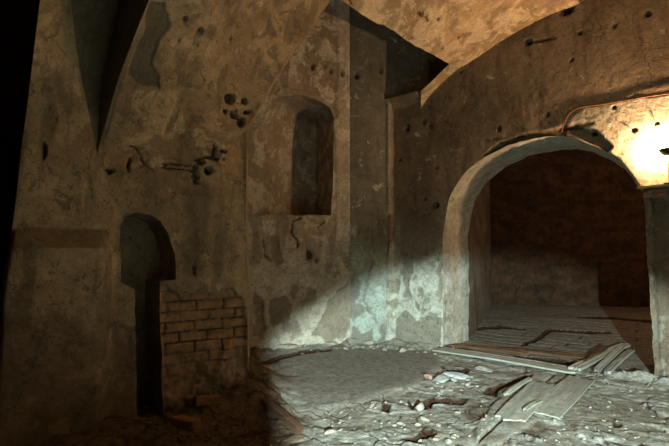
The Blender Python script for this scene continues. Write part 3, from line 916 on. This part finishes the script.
# ------------------------------------------------------------------ floor
Uw = RW.U; Nw = RW.N
def ab(x, y):
    dx = x - RW.O[0]; dy = y - RW.O[1]
    return dx * Uw[0] + dy * Uw[1], dx * Nw[0] + dy * Nw[1]      # along the arch wall, out from it
def fpoly(pts):
    return [tuple(on_floor(*p)[:2]) for p in pts]
SLAB = fpoly([(262, 356), (300, 349), (345, 348), (440, 352), (446, 364), (430, 375), (402, 388), (370, 396), (340, 404), (312, 410), (285, 408), (268, 396), (262, 376)])
BOARDS = fpoly([(530, 372), (582, 378), (560, 400), (530, 423), (505, 440), (480, 446), (470, 420), (500, 395)])
PITS = [fpoly(p) for p in (
    [(421, 404), (440, 398), (462, 396), (455, 401), (436, 405), (424, 409)],
    [(486, 393), (510, 381), (527, 374), (531, 378), (512, 388), (494, 396)],
    [(378, 402), (387, 405), (385, 411), (378, 409)],
    [(408, 400), (414, 404), (412, 409), (407, 405)],
    [(612, 421), (619, 422), (618, 426), (612, 425)],
    [(448, 371), (470, 369), (466, 375), (450, 375)],
    [(520, 356), (560, 360), (585, 366), (576, 371), (545, 364), (520, 360)],
    [(395, 434), (420, 427), (426, 429), (404, 437)],
    [(521, 346), (530, 340), (541, 331), (548, 328), (575, 329), (609, 331), (609, 334), (570, 332), (549, 331), (540, 337), (530, 345)],
    [(576, 317), (610, 318), (653, 321), (653, 324), (612, 321), (576, 319)],
    [(476, 327), (500, 325), (524, 327), (524, 329), (500, 328), (476, 330)],
    [(437, 349), (470, 353), (520, 359), (560, 366), (560, 369), (515, 362), (468, 356), (437, 352)],
    [(262, 362), (285, 356), (312, 352), (330, 350), (330, 352), (312, 355), (285, 360), (264, 366)])]
MOUND = on_floor(243, 392)
def floor_fn(x, y):
    x = np.asarray(x, float); y = np.asarray(y, float)
    a, b = ab(x, y)
    wx = x + 0.10 * fbm(x, y, None, 205, 3, 2.2); wy = y + 0.10 * fbm(x, y, None, 206, 3, 2.2)
    ds, _, _ = polydist(SLAB, wx, wy); ds = np.where(inside(SLAB, wx, wy), -ds, ds)
    slab = sstep(0.06, -0.08, ds)
    inn = sstep(0.02, -0.10, b + 0.08 * fbm(a, b, None, 204, 3, 3))
    # rubble: tilted shards in two sizes
    aa, bb = a + 0.08 * fbm(x, y, None, 207, 3, 4), b + 0.08 * fbm(x, y, None, 208, 3, 4)
    f1, f2, i1 = voro(aa * 2.2, bb * 4.0, 210)
    g1, g2, i2 = voro(aa * 6.5, bb * 9.0, 220)
    e1 = f2 - f1; e2 = g2 - g1
    sh = (i1 - 0.5) * 0.022 + (i2 - 0.5) * 0.013 * (0.4 + i1) + 0.012 * fbm(x, y, None, 211, 4, 9)
    gap1 = sstep(0.10, 0.03, e1) * sstep(0.25, 0.8, i1); gap2 = sstep(0.10, 0.02, e2) * sstep(0.3, 0.9, i2)
    rubble = sh - 0.018 * gap1 - 0.007 * gap2
    # boards running along the arch wall
    pw = 0.29
    bw = b + 0.015 * fbm(a, b, None, 231, 3, 1.2)
    row = np.floor(bw / pw); fr_ = bw / pw - row
    off = hsh(row, row * 0, row * 0, 5) * 2.3
    cell = np.floor((a + off) / 2.3); fc = (a + off) / 2.3 - cell
    rnd = hsh(row, cell, row * 0, 6); r2 = hsh(row, cell, row * 0, 7)
    ed = np.minimum(np.minimum(fr_, 1 - fr_) * pw, np.minimum(fc, 1 - fc) * 2.3)
    ed = ed + 0.008 * fbm(a * 1, b, None, 232, 3, 9)
    gapw = 0.002 + 0.020 * sstep(0.35, 0.9, r2 + 0.5 * fbm(a, b, None, 234, 3, 1.5))
    bgap = sstep(gapw + 0.006, gapw - 0.004, ed)
    planks = 0.005 * (rnd - 0.5) + 0.008 * (r2 - 0.5) * (fr_ - 0.5) - 0.018 * bgap * sstep(0.35, 0.75, r2 + 0.5 * fbm(a, b, None, 239, 3, 2.5)) + 0.006 * fbm(a, b, None, 233, 3, 5)
    # a field of boards pointing away from the wall, in front of the opening
    db, _, _ = polydist(BOARDS, wx, wy); db = np.where(inside(BOARDS, wx, wy), -db, db)
    bf = sstep(0.02, -0.02, db)
    ra = np.floor(a / 0.33); fa = a / 0.33 - ra
    g3 = sstep(0.018, 0.006, np.minimum(fa, 1 - fa) * 0.33 + 0.006 * fbm(a, b, None, 235, 3, 8))
    field = 0.02 + 0.02 * (hsh(ra, ra * 0, ra * 0, 9) - 0.5) - 0.035 * g3 + 0.004 * fbm(a, b, None, 236, 3, 6)
    h = rubble * (1 - inn) + planks * inn
    h = h * (1 - slab) + slab * (0.012 + 0.012 * fbm(x, y, None, 237, 3, 1.2) + 0.003 * fbm(x, y, None, 238, 3, 12))
    h = h * (1 - bf) + bf * field
    pit = 0 * x; pdk = 0 * x
    for k, p in enumerate(PITS):
        d, _, _ = polydist(p, wx - 0.0, wy); d = np.where(inside(p, wx, wy), -d, d)
        pit = np.maximum(pit, sstep(0.01, -0.03, d + 0.02 * fbm(x, y, None, 240 + k, 4, 9)))
        pdk = np.maximum(pdk, sstep(0.02, 0.0, d + 0.02 * fbm(x, y, None, 240 + k, 4, 9)))
    h = h - 0.035 * pit
    # broad undulation, mounds at the foot of the walls
    h = h + 0.05 * fbm(x, y, None, 250, 3, 0.5) * (1 - slab)
    m = 0.30 * np.exp(-(((x - MOUND[0]) / 0.38) ** 2 + ((y - MOUND[1]) / 0.34) ** 2))
    ls = (x - LW.O[0]) * LW.U[0] + (y - LW.O[1]) * LW.U[1]; ln = (x - LW.O[0]) * LW.N[0] + (y - LW.O[1]) * LW.N[1]
    foot = np.exp(-(np.clip(ln, -0.2, 9) / 0.30) ** 2) * (ls < LW.px(250, 300)[0] + 0.3)
    lump = 0.6 + 0.9 * fbm(x, y, None, 252, 4, 2.5)
    h = h + m * (1 + 0.3 * fbm(x, y, None, 253, 4, 6)) + 0.13 * foot * np.clip(lump, 0, 2) * (x > -4)
    rf = np.exp(-(np.clip(b, 0, 9) / 0.16) ** 2) * (b > -0.1) * (a < RW.px(452, 300)[0])
    rf2 = np.exp(-(np.abs(b) / 0.10) ** 2) * (a > RW.px(600, 300)[0])
    an = (x - AW.O[0]) * AW.N[0] + (y - AW.O[1]) * AW.N[1]
    af = np.exp(-(np.clip(an, 0, 9) / 0.16) ** 2) * (x < 0.35) * (y > 5.5)
    h = h + (0.05 * rf + 0.07 * af + 0.05 * rf2) * (1 + 1.2 * fbm(x, y, None, 255, 4, 4))
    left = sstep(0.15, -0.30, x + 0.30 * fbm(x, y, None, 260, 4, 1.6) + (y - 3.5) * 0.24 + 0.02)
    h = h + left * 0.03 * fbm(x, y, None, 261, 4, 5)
    dirt_and_shade = np.clip(left * (1 - slab) + m * 3, 0, 1)  # brown rubble and mound, widened to paint the dark beside the beam
    pale = np.clip((1 - slab) * (1 - inn) * (1 - left) * sstep(0.35, 0.8, i1) * 0.6, 0, 1)
    tanb = bf * 0 + mask_soft(x, y)
    dark = np.clip(pdk + bgap * inn * sstep(0.3, 0.7, r2 + 0.5 * fbm(a, b, None, 239, 3, 2.5)) + g3 * bf * 0.8 + gap1 * (1 - inn) * (1 - slab) * (1 - bf) * 0.55, 0, 1)
    at = {'patch': np.clip(slab + inn * 0.85, 0, 1), 'dark': dark, 'pale': pale * (1 - dark), 'brick': np.clip(dirt_and_shade * 0.9 + tanb * 0.7 * (1 - bf), 0, 1)}
    return h, at
TANP = fpoly([(470, 410), (500, 392), (540, 410), (560, 430), (520, 446), (475, 440)])
def mask_soft(x, y):
    d, _, _ = polydist(TANP, x, y); d = np.where(inside(TANP, x, y), -d, d)
    return sstep(0.06, -0.06, d + 0.2 * fbm(x, y, None, 270, 4, 3))
def fz(x, y):
    h, _ = floor_fn(np.array([float(x)]), np.array([float(y)]))
    return float(h[0])

ys = [-2.5]
while ys[-1] < 13.0:
    y = ys[-1]
    ys.append(y + (0.12 if y < 2.6 else max(0.014, 0.0035 * y)))
ys = np.array(ys)
# columns fan out with distance so that the density follows the view
cols = 620
T = np.linspace(0, 1, cols)
Xg = np.zeros((len(ys), cols)); Yg = np.repeat(ys[:, None], cols, 1)
for r, y in enumerate(ys):
    yy = max(y, 2.8)
    x0 = -0.82 * yy - 0.6; x1 = 0.82 * yy + 0.6
    inner_x = x0 + (x1 - x0) * T
    Xg[r] = inner_x
    Xg[r, 0] = min(x0, -5.4); Xg[r, -1] = max(x1, 11.2)
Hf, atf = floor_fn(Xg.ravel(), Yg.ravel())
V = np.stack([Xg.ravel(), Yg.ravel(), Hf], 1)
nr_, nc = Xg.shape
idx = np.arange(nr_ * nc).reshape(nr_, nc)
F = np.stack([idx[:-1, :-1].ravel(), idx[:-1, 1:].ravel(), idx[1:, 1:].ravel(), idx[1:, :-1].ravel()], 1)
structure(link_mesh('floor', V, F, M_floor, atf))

# ------------------------------------------------------------------ things
def tag(o, label, cat, group=None):
    o['label'] = label; o['category'] = cat
    if group: o['group'] = group
    return o

def empty(name, loc, rz=0):
    o = bpy.data.objects.new(name, None)
    COL.objects.link(o); o.location = loc; o.rotation_euler = (0, 0, rz)
    o.empty_display_size = 0.1
    return o

def from_bm(name, bm, mat, parent=None, smooth=False):
    me = bpy.data.meshes.new(name)
    bm.to_mesh(me); bm.free()
    me.materials.append(mat)
    for p in me.polygons: p.use_smooth = smooth
    o = bpy.data.objects.new(name, me)
    COL.objects.link(o)
    if parent: o.parent = parent
    return o

def board_mesh(name, L, W, T, mat, seed=0, warp=0.01, split=True):
    """a worn board: length along x, ragged broken ends, slight bow"""
    rnd = random.Random(seed)
    nx, nyy = max(8, int(L / 0.04)), 7
    top = []; V = []; F = []
    tip0 = [rnd.uniform(0, 0.10) * min(1, L) for _ in range(nyy)]; tip1 = [rnd.uniform(0, 0.10) * min(1, L) for _ in range(nyy)]
    for side in (1, -1):
        for i in range(nx + 1):
            t = i / nx
            for j in range(nyy):
                v = j / (nyy - 1)
                x = (tip0[j]) * (1 - t) + (L - tip1[j]) * t - L / 2
                yw = (v - 0.5) * W * (1 + 0.04 * math.sin(7 * t + seed))
                x_ = np.array([x * 5 + seed]); y_ = np.array([yw * 30.0])
                z = side * T / 2 + warp * math.sin(PI * t) + 0.25 * T * float(vnoise(x_, y_, None, seed)[0]) * (0.5 if side == 1 else 0.2)
                if 0 < j < nyy - 1 and side == 1 and split and j in (2, 5) and rnd.random() < 0.6:
                    z -= T * 0.25
                V.append((x, yw, z))
    n1 = (nx + 1) * nyy
    def ID(s_, i, j): return s_ * n1 + i * nyy + j
    for i in range(nx):
        for j in range(nyy - 1):
            F.append((ID(0, i, j), ID(0, i + 1, j), ID(0, i + 1, j + 1), ID(0, i, j + 1)))
            F.append((ID(1, i, j), ID(1, i, j + 1), ID(1, i + 1, j + 1), ID(1, i + 1, j)))
        F.append((ID(0, i, 0), ID(1, i, 0), ID(1, i + 1, 0), ID(0, i + 1, 0)))
        F.append((ID(0, i, nyy - 1), ID(0, i + 1, nyy - 1), ID(1, i + 1, nyy - 1), ID(1, i, nyy - 1)))
    for j in range(nyy - 1):
        F.append((ID(0, 0, j), ID(0, 0, j + 1), ID(1, 0, j + 1), ID(1, 0, j)))
        F.append((ID(0, nx, j), ID(1, nx, j), ID(1, nx, j + 1), ID(0, nx, j + 1)))
    o = link_mesh(name, V, F, mat, smooth=False)
    return o

def lay_board(p0, p1, W, T, mat, label, seed, lift0=0.0, lift1=0.0, group=None, name='floorboard', roll=0.0):
    """a board from picture point p0 to p1 on the floor"""
    a = on_floor(*p0); b = on_floor(*p1)
    L = float(np.linalg.norm(b - a))
    o = board_mesh(name, L, W, T, mat, seed)
    d = (b - a) / L
    # rest on the highest spots of the floor under it
    hs = []
    nrm = np.array([-d[1], d[0], 0])
    for t in np.linspace(0.05, 0.95, 11):
        for q in (-0.4, 0, 0.4):
            p = a + (b - a) * t + nrm * q * W
            hs.append((t, fz(p[0], p[1])))
    h0 = np.percentile([h for t, h in hs if t < 0.5], 80); h1 = np.percentile([h for t, h in hs if t >= 0.5], 80)
    z0 = h0 + T * 0.4 + lift0; z1 = h1 + T * 0.4 + lift1
    mid = (a + b) / 2
    o.location = (mid[0], mid[1], (z0 + z1) / 2)
    pitch = -math.atan2((z1 - z0), L * 0.8)
    o.rotation_euler = (roll, pitch, math.atan2(d[1], d[0]))
    tag(o, label, 'board', group)
    return o

lay_board((436, 351), (578, 374), 0.27, 0.022, M_wood, 'longest grey loose floorboard lying from the arch jamb towards the right', 1, 0.02, 0.02)
lay_board((448, 346), (530, 357), 0.11, 0.04, M_wood_brown, 'dark brown batten behind the longest floorboard at the foot of the arch jamb', 2, 0.0, 0.01)
lay_board((500, 352), (600, 362), 0.13, 0.035, M_wood_brown, 'rust-brown board lying just inside the arch, beyond the longest floorboard', 4, 0.01, 0.0)
lay_board((541, 420), (583, 380), 0.28, 0.014, M_wood, 'broad pale board pointing into the arch, on the floor before the opening', 5, 0.01, 0.01)
lay_board((508, 424), (545, 385), 0.25, 0.014, M_wood, 'pale board left of the broad one, pointing into the arch', 6, 0.005, 0.01)
lay_board((574, 374), (628, 347), 0.13, 0.03, M_wood, 'grey board on the threshold slanting up towards the right pier shadow', 7, 0.02, 0.02)
lay_board((596, 376), (622, 352), 0.07, 0.03, M_wood, 'narrow splintered board lying on the threshold near the right pier', 8, 0.015, 0.03, roll=0.15)
lay_board((606, 378), (632, 354), 0.08, 0.03, M_wood, 'splintered board nearest to the right pier on the threshold', 9, 0.01, 0.02, roll=-0.12)
lay_board((584, 368), (608, 352), 0.06, 0.03, M_wood_brown, 'thin brown splinter between the threshold boards', 10, 0.02, 0.04, roll=0.3)
lay_board((262, 407), (302, 432), 0.09, 0.035, M_wood_brown, 'brown plank half buried in the rubble below the brick pier', 11, 0.01, 0.0)
lay_board((505, 398), (532, 383), 0.05, 0.02, M_wood, 'thin grey lath beside the dark gap in the middle of the floor', 12, 0.01, 0.03)
lay_board((524, 416), (543, 404), 0.04, 0.02, M_wood, 'small pale splinter on the boards before the arch', 14, 0.03, 0.02)

# stones and rubble
def rock(name, seed, size, mat, flat=0.6):
    rnd = random.Random(seed)
    bm = bmesh.new()
    bmesh.ops.create_icosphere(bm, subdivisions=2, radius=0.5)
    planes = []
    for k in range(9):
        v = Vector((rnd.gauss(0, 1), rnd.gauss(0, 1), rnd.gauss(0, 1))).normalized()
        planes.append((v, rnd.uniform(0.24, 0.40)))
    for v in bm.verts:
        for nrm, d in planes:
            t = v.co.dot(nrm) - d
            if t > 0: v.co -= nrm * t
        v.co.x *= size[0] * 1.4; v.co.y *= size[1] * 1.4; v.co.z *= size[2] * 1.4
    return from_bm(name, bm, mat)

def put_rock(px, py, size, mat, label, seed, group=None, rz=None, name='stone', cat='stone', dz=0.0):
    p = on_floor(px, py)
    o = rock(name, seed, size, mat)
    o.location = (p[0], p[1], fz(p[0], p[1]) + size[2] * 0.30 + dz)
    o.rotation_euler = (0, 0, random.Random(seed).uniform(0, 6) if rz is None else rz)
    tag(o, label, cat, group)
    return o

put_rock(440, 381, (0.20, 0.15, 0.08), M_stone, 'pale blue-grey block, left one of the pair beside the slab edge', 21)
put_rock(456, 377, (0.24, 0.15, 0.09), M_stone, 'pale blue-grey block, right one of the pair beside the slab edge', 22)
put_rock(428, 379, (0.10, 0.08, 0.05), M_pink, 'small pink brick lump left of the two pale blocks', 23)
put_rock(420, 407, (0.10, 0.08, 0.07), M_plasterchip, 'white plaster lump at the end of the rusty pit', 24)
put_rock(485, 369, (0.20, 0.14, 0.05), M_stone, 'pale flat stone lying against the longest floorboard', 25)
put_rock(447, 389, (0.13, 0.10, 0.05), M_plasterchip, 'small off-white stone in front of the two pale blocks', 26)
put_rock(468, 384, (0.12, 0.07, 0.04), M_plasterchip, 'flat chip right of the two pale blocks', 27)
put_rock(403, 352, (0.16, 0.10, 0.06), M_plasterchip, 'plaster lump at the foot of the free end of the arch wall', 28)
put_rock(330, 347, (0.22, 0.12, 0.06), M_plasterchip, 'low plaster lump at the foot of the bay wall under the blind window', 29)
put_rock(370, 344, (0.20, 0.12, 0.07), M_plasterchip, 'grey plaster lump in the corner between the bay and the arch wall', 30)
put_rock(288, 352, (0.24, 0.13, 0.07), M_plasterchip, 'rounded plaster lump near the left end of the bay wall', 31)
put_rock(226, 372, (0.16, 0.15, 0.30), M_plasterchip, 'upright rubble chunk leaning on the foot of the brick pier', 32, dz=0.04)
put_rock(330, 430, (0.10, 0.06, 0.03), M_plasterchip, 'pale chip in the front rubble, left of centre', 33)

def brick_obj(px, py, rz, label, seed, mat=M_brick):
    bm = bmesh.new()
    bmesh.ops.create_cube(bm, size=1)
    for v in bm.verts: v.co = Vector((v.co.x * 0.24, v.co.y * 0.12, v.co.z * 0.07))
    bmesh.ops.bevel(bm, geom=bm.edges[:], offset=0.009, segments=2, affect='EDGES')
    r = random.Random(seed)
    bmesh.ops.subdivide_edges(bm, edges=[e for e in bm.edges if e.calc_length() > 0.05], cuts=2)
    for v in bm.verts: v.co += Vector((r.uniform(-1, 1), r.uniform(-1, 1), r.uniform(-1, 1))) * 0.003
    o = from_bm('brick', bm, mat)
    p = on_floor(px, py)
    o.location = (p[0], p[1], fz(p[0], p[1]) + 0.035); o.rotation_euler = (r.uniform(-.15, .15), r.uniform(-.15, .15), rz)
    tag(o, label, 'brick')
brick_obj(208, 414, 0.5, 'fallen brick lying in front of the brick pier', 1)
brick_obj(186, 428, -0.4, 'fallen brick left of the other at the front of the dark rubble', 2)
brick_obj(262, 372, 0.9, 'half-buried brick right of the earth mound beside the pier', 3)

rnd = random.Random(77)
kinds = {
    'pale': [rock('rubble_chip', 300 + k, (1, 1, 0.6), M_plasterchip) for k in range(4)],
    'earth': [rock('rubble_chip', 320 + k, (1, 1, 0.6), M_brown) for k in range(3)],
    'blue': [rock('rubble_chip', 340 + k, (1, 1, 0.6), M_stone) for k in range(3)]}
used = set()
def chip(kind, px, py, s, label, group):
    src = rnd.choice(kinds[kind])
    if src.name in used:
        o = src.copy(); COL.objects.link(o)
    else:
        o = src; used.add(src.name)
    p = on_floor(px, py)
    o.scale = (s * rnd.uniform(0.8, 1.4), s * rnd.uniform(0.6, 1.0), s * rnd.uniform(0.6, 1.0))
    o.location = (p[0], p[1], fz(p[0], p[1]) + o.scale[2] * 0.18)
    o.rotation_euler = (rnd.uniform(-.3, .3), rnd.uniform(-.3, .3), rnd.uniform(0, 6))
    tag(o, label, 'rubble', group)
def scatter(kind, poly, n, s0, s1, label, group):
    c = 0
    xs = [p[0] for p in poly]; ysx = [p[1] for p in poly]
    while c < n:
        x = rnd.uniform(min(xs), max(xs)); y = rnd.uniform(min(ysx), max(ysx))
        if inside(poly, np.array([x]), np.array([y]))[0]:
            chip(kind, x, y, rnd.uniform(s0, s1) * (0.6 + 0.4 * rnd.random()), label, group); c += 1
scatter('pale', [(265, 350), (345, 345), (395, 347), (440, 350), (440, 356), (380, 351), (300, 355)], 38, 0.03, 0.08, 'small plaster crumb along the foot of the back walls', 'crumbs along the back walls')
scatter('pale', [(320, 412), (400, 392), (440, 380), (470, 390), (500, 410), (520, 440), (330, 442)], 75, 0.018, 0.055, 'small pale chip in the rubble at the front of the floor', 'pale chips in the front rubble')
scatter('pale', [(570, 384), (668, 392), (668, 442), (540, 442), (560, 400)], 60, 0.012, 0.04, 'small pale chip on the dusty floor before the right pier', 'pale chips before the right pier')
scatter('blue', [(420, 376), (470, 372), (480, 386), (440, 396), (425, 388)], 16, 0.03, 0.07, 'small bluish stone among the two pale blocks', 'bluish stones by the slab edge')
scatter('earth', [(165, 425), (200, 400), (245, 385), (268, 378), (275, 400), (285, 440), (180, 443)], 80, 0.02, 0.065, 'small brown clod in the dark rubble below the brick pier', 'brown clods below the brick pier')
scatter('earth', [(5, 440), (60, 425), (150, 420), (165, 430), (150, 443), (10, 444)], 30, 0.02, 0.06, 'small brown clod on the dark floor under the left wall', 'brown clods under the left wall')
scatter('pale', [(600, 372), (655, 380), (668, 388), (640, 392), (590, 382)], 26, 0.015, 0.045, 'small grit lump at the foot of the right pier', 'grit at the foot of the right pier')

# cable on the arch wall
def tube(name, pts, r, mat, parent=None, nseg=8, sub=8):
    P = catmull(pts, sub) if len(pts) > 2 else [np.array(p) for p in pts]
    V = []; F = []
    for i, p in enumerate(P):
        t = P[min(i + 1, len(P) - 1)] - P[max(i - 1, 0)]; t = t / (np.linalg.norm(t) + 1e-9)
        up = np.array([0, 0, 1.0]) if abs(t[2]) < 0.9 else np.array([1.0, 0, 0])
        a = np.cross(t, up); a /= np.linalg.norm(a); b = np.cross(t, a)
        rr = r[min(int(i / (len(P) - 1) * (len(r) - 1) + .5), len(r) - 1)] if isinstance(r, (list, tuple)) else r
        for k in range(nseg):
            g = 2 * PI * k / nseg
            V.append(p + rr * (a * math.cos(g) + b * math.sin(g)))
    for i in range(len(P) - 1):
        for k in range(nseg):
            k2 = (k + 1) % nseg
            F.append((i * nseg + k, i * nseg + k2, (i + 1) * nseg + k2, (i + 1) * nseg + k))
    F.append(tuple(range(nseg))[::-1]); F.append(tuple((len(P) - 1) * nseg + k for k in range(nseg)))
    return link_mesh(name, V, F, mat, parent=parent)
cab = [RW.w(*RW.px(x, y), 0.022) for x, y in [(562, 133), (564, 124), (570, 114), (580, 108), (600, 105), (622, 101.5), (645, 97.5), (669, 94), (700, 89)]]
tag(tube('cable', cab, 0.008, M_cable), 'thin brown cable running along the wall above the arch', 'cable')
# nails by the lamp
for (x, y, dx, dy, lab) in ((634, 130, 9, 5, 'rusty nail in the bright wall, farther left from the lamp'), (656, 124, 3, 4, 'rusty nail in the bright wall just above the lamp')):
    a = RW.w(*RW.px(x, y), -0.02); b = RW.w(*RW.px(x + dx * .5, y + dy * .5), 0.05)
    e = empty('nail', a)
    s_ = tube('shank', [a - a, b - a], 0.004, M_iron, e)
    h_ = tube('head', [b - a, (b - a) * 1.08], 0.009, M_iron, e)
    tag(e, lab, 'nail')

# ---------------- right pier: springer board with bricks, lamp above
pier_n = RW.N
def rw(x, y, n): return RW.w(*RW.px(x, y), n)
# pale shelf board on top of the impost
lw0 = RW.px(638, 188); lw1 = RW.px(676, 183)
bd = board_mesh('shelf_board', 0.52, 0.17, 0.022, simple('pale_wood', (0.58, 0.44, 0.28), (0.42, 0.30, 0.18), 3, stretch=(2, 14, 14)), 41, 0.0)
pc = RW.w(lw0[0] + 0.25, lw0[1] - 0.005, 0.075)
bd.location = pc
bd.rotation_euler = (0, -0.02, math.atan2(RW.U[1], RW.U[0]))
tag(bd, 'short pale wooden board on the pier top under the lamp', 'board')
# broken corbel blocks under the board
def block(name, a0, a1, z0, z1, n0, n1, mat, seed, jit=0.012):
    bm = bmesh.new()
    bmesh.ops.create_cube(bm, size=1)
    bmesh.ops.subdivide_edges(bm, edges=bm.edges[:], cuts=3, use_grid_fill=True)
    r = random.Random(seed)
    for v in bm.verts:
        p = RW.w(a0 + (v.co.x + .5) * (a1 - a0), z0 + (v.co.z + .5) * (z1 - z0), n0 + (v.co.y + .5) * (n1 - n0))
        v.co = Vector(p) + Vector((r.uniform(-1, 1), r.uniform(-1, 1), r.uniform(-1, 1))) * jit
    bmesh.ops.recalc_face_normals(bm, faces=bm.faces[:])
    bmesh.ops.bevel(bm, geom=bm.edges[:], offset=0.003, segments=1, affect='EDGES')
    return from_bm(name, bm, mat)
zt = lw0[1] - 0.035
tag(block('corbel_brick', lw0[0] + 0.06, lw0[0] + 0.27, zt - 0.085, zt, -0.05, 0.10, M_brick, 3), 'broken brick sticking out under the shelf board on the pier, left one', 'brick')
tag(block('corbel_brick', lw0[0] + 0.30, lw0[0] + 0.55, zt - 0.085, zt, -0.05, 0.12, M_brick, 4), 'broken brick sticking out under the shelf board on the pier, at the picture edge', 'brick')
# stepped pilaster of the right pier: the face right of the lit strip stands back
BULB = rw(668.5, 150, 0.125)
foot = np.array([BULB[0], BULB[1], lw0[1] + 0.012])
pl = empty('bulb_lamp', foot)
oz = float(BULB[2] - foot[2])
c0 = np.array([0, 0, oz])
tube('base_plate', [np.array([0, 0, -0.008]), np.array([0, 0, 0.008])], 0.055, M_black, pl, 20)
tube('stem', [np.array([0, 0, 0.008]), np.array([0, 0, oz - 0.080])], 0.006, M_iron, pl)
tube('socket', [c0 - np.array([0, 0, 0.075]), c0 - np.array([0, 0, 0.026])], 0.015, M_black, pl, 14)
# half bowl shade, open to the wall, closed to the room below the bulb
V = []; F = []
NA, NE = 24, 12
for sh_, R in enumerate((0.085, 0.088)):
    for i in range(NA + 1):
        az = math.radians(-100 + 200 * i / NA)
        dirh = RW.N * math.cos(az) + RW.U * math.sin(az)
        for j in range(NE + 1):
            el = math.radians(-4 - 78 * j / NE)
            V.append(c0 + R * (dirh * math.cos(el) + np.array([0, 0, math.sin(el)])))
n1 = (NA + 1) * (NE + 1)
def I_(s_, i, j): return s_ * n1 + i * (NE + 1) + j
for i in range(NA):
    for j in range(NE):
        F.append((I_(0, i, j), I_(0, i + 1, j), I_(0, i + 1, j + 1), I_(0, i, j + 1)))
        F.append((I_(1, i, j), I_(1, i, j + 1), I_(1, i + 1, j + 1), I_(1, i + 1, j)))
    F.append((I_(0, i, 0), I_(1, i, 0), I_(1, i + 1, 0), I_(0, i + 1, 0)))
    F.append((I_(0, i, NE), I_(0, i + 1, NE), I_(1, i + 1, NE), I_(1, i, NE)))
for j in range(NE):
    F.append((I_(0, 0, j), I_(0, 0, j + 1), I_(1, 0, j + 1), I_(1, 0, j)))
    F.append((I_(0, NA, j), I_(1, NA, j), I_(1, NA, j + 1), I_(0, NA, j + 1)))
link_mesh('bowl_shade', V, F, M_black, parent=pl)
bm = bmesh.new()
bmesh.ops.create_uvsphere(bm, u_segments=18, v_segments=12, radius=0.022)
for v in bm.verts:
    v.co = Vector((v.co.x, v.co.y, v.co.z * (1.4 if v.co.z < 0 else 1.0))) + Vector(c0)
gb = from_bm('bulb', bm, M_bulb, pl, True)
gb['label'] = 'glowing warm bulb'
tag(pl, 'lit bulb lamp with dark bowl standing on the pier shelf at the right edge', 'lamp')
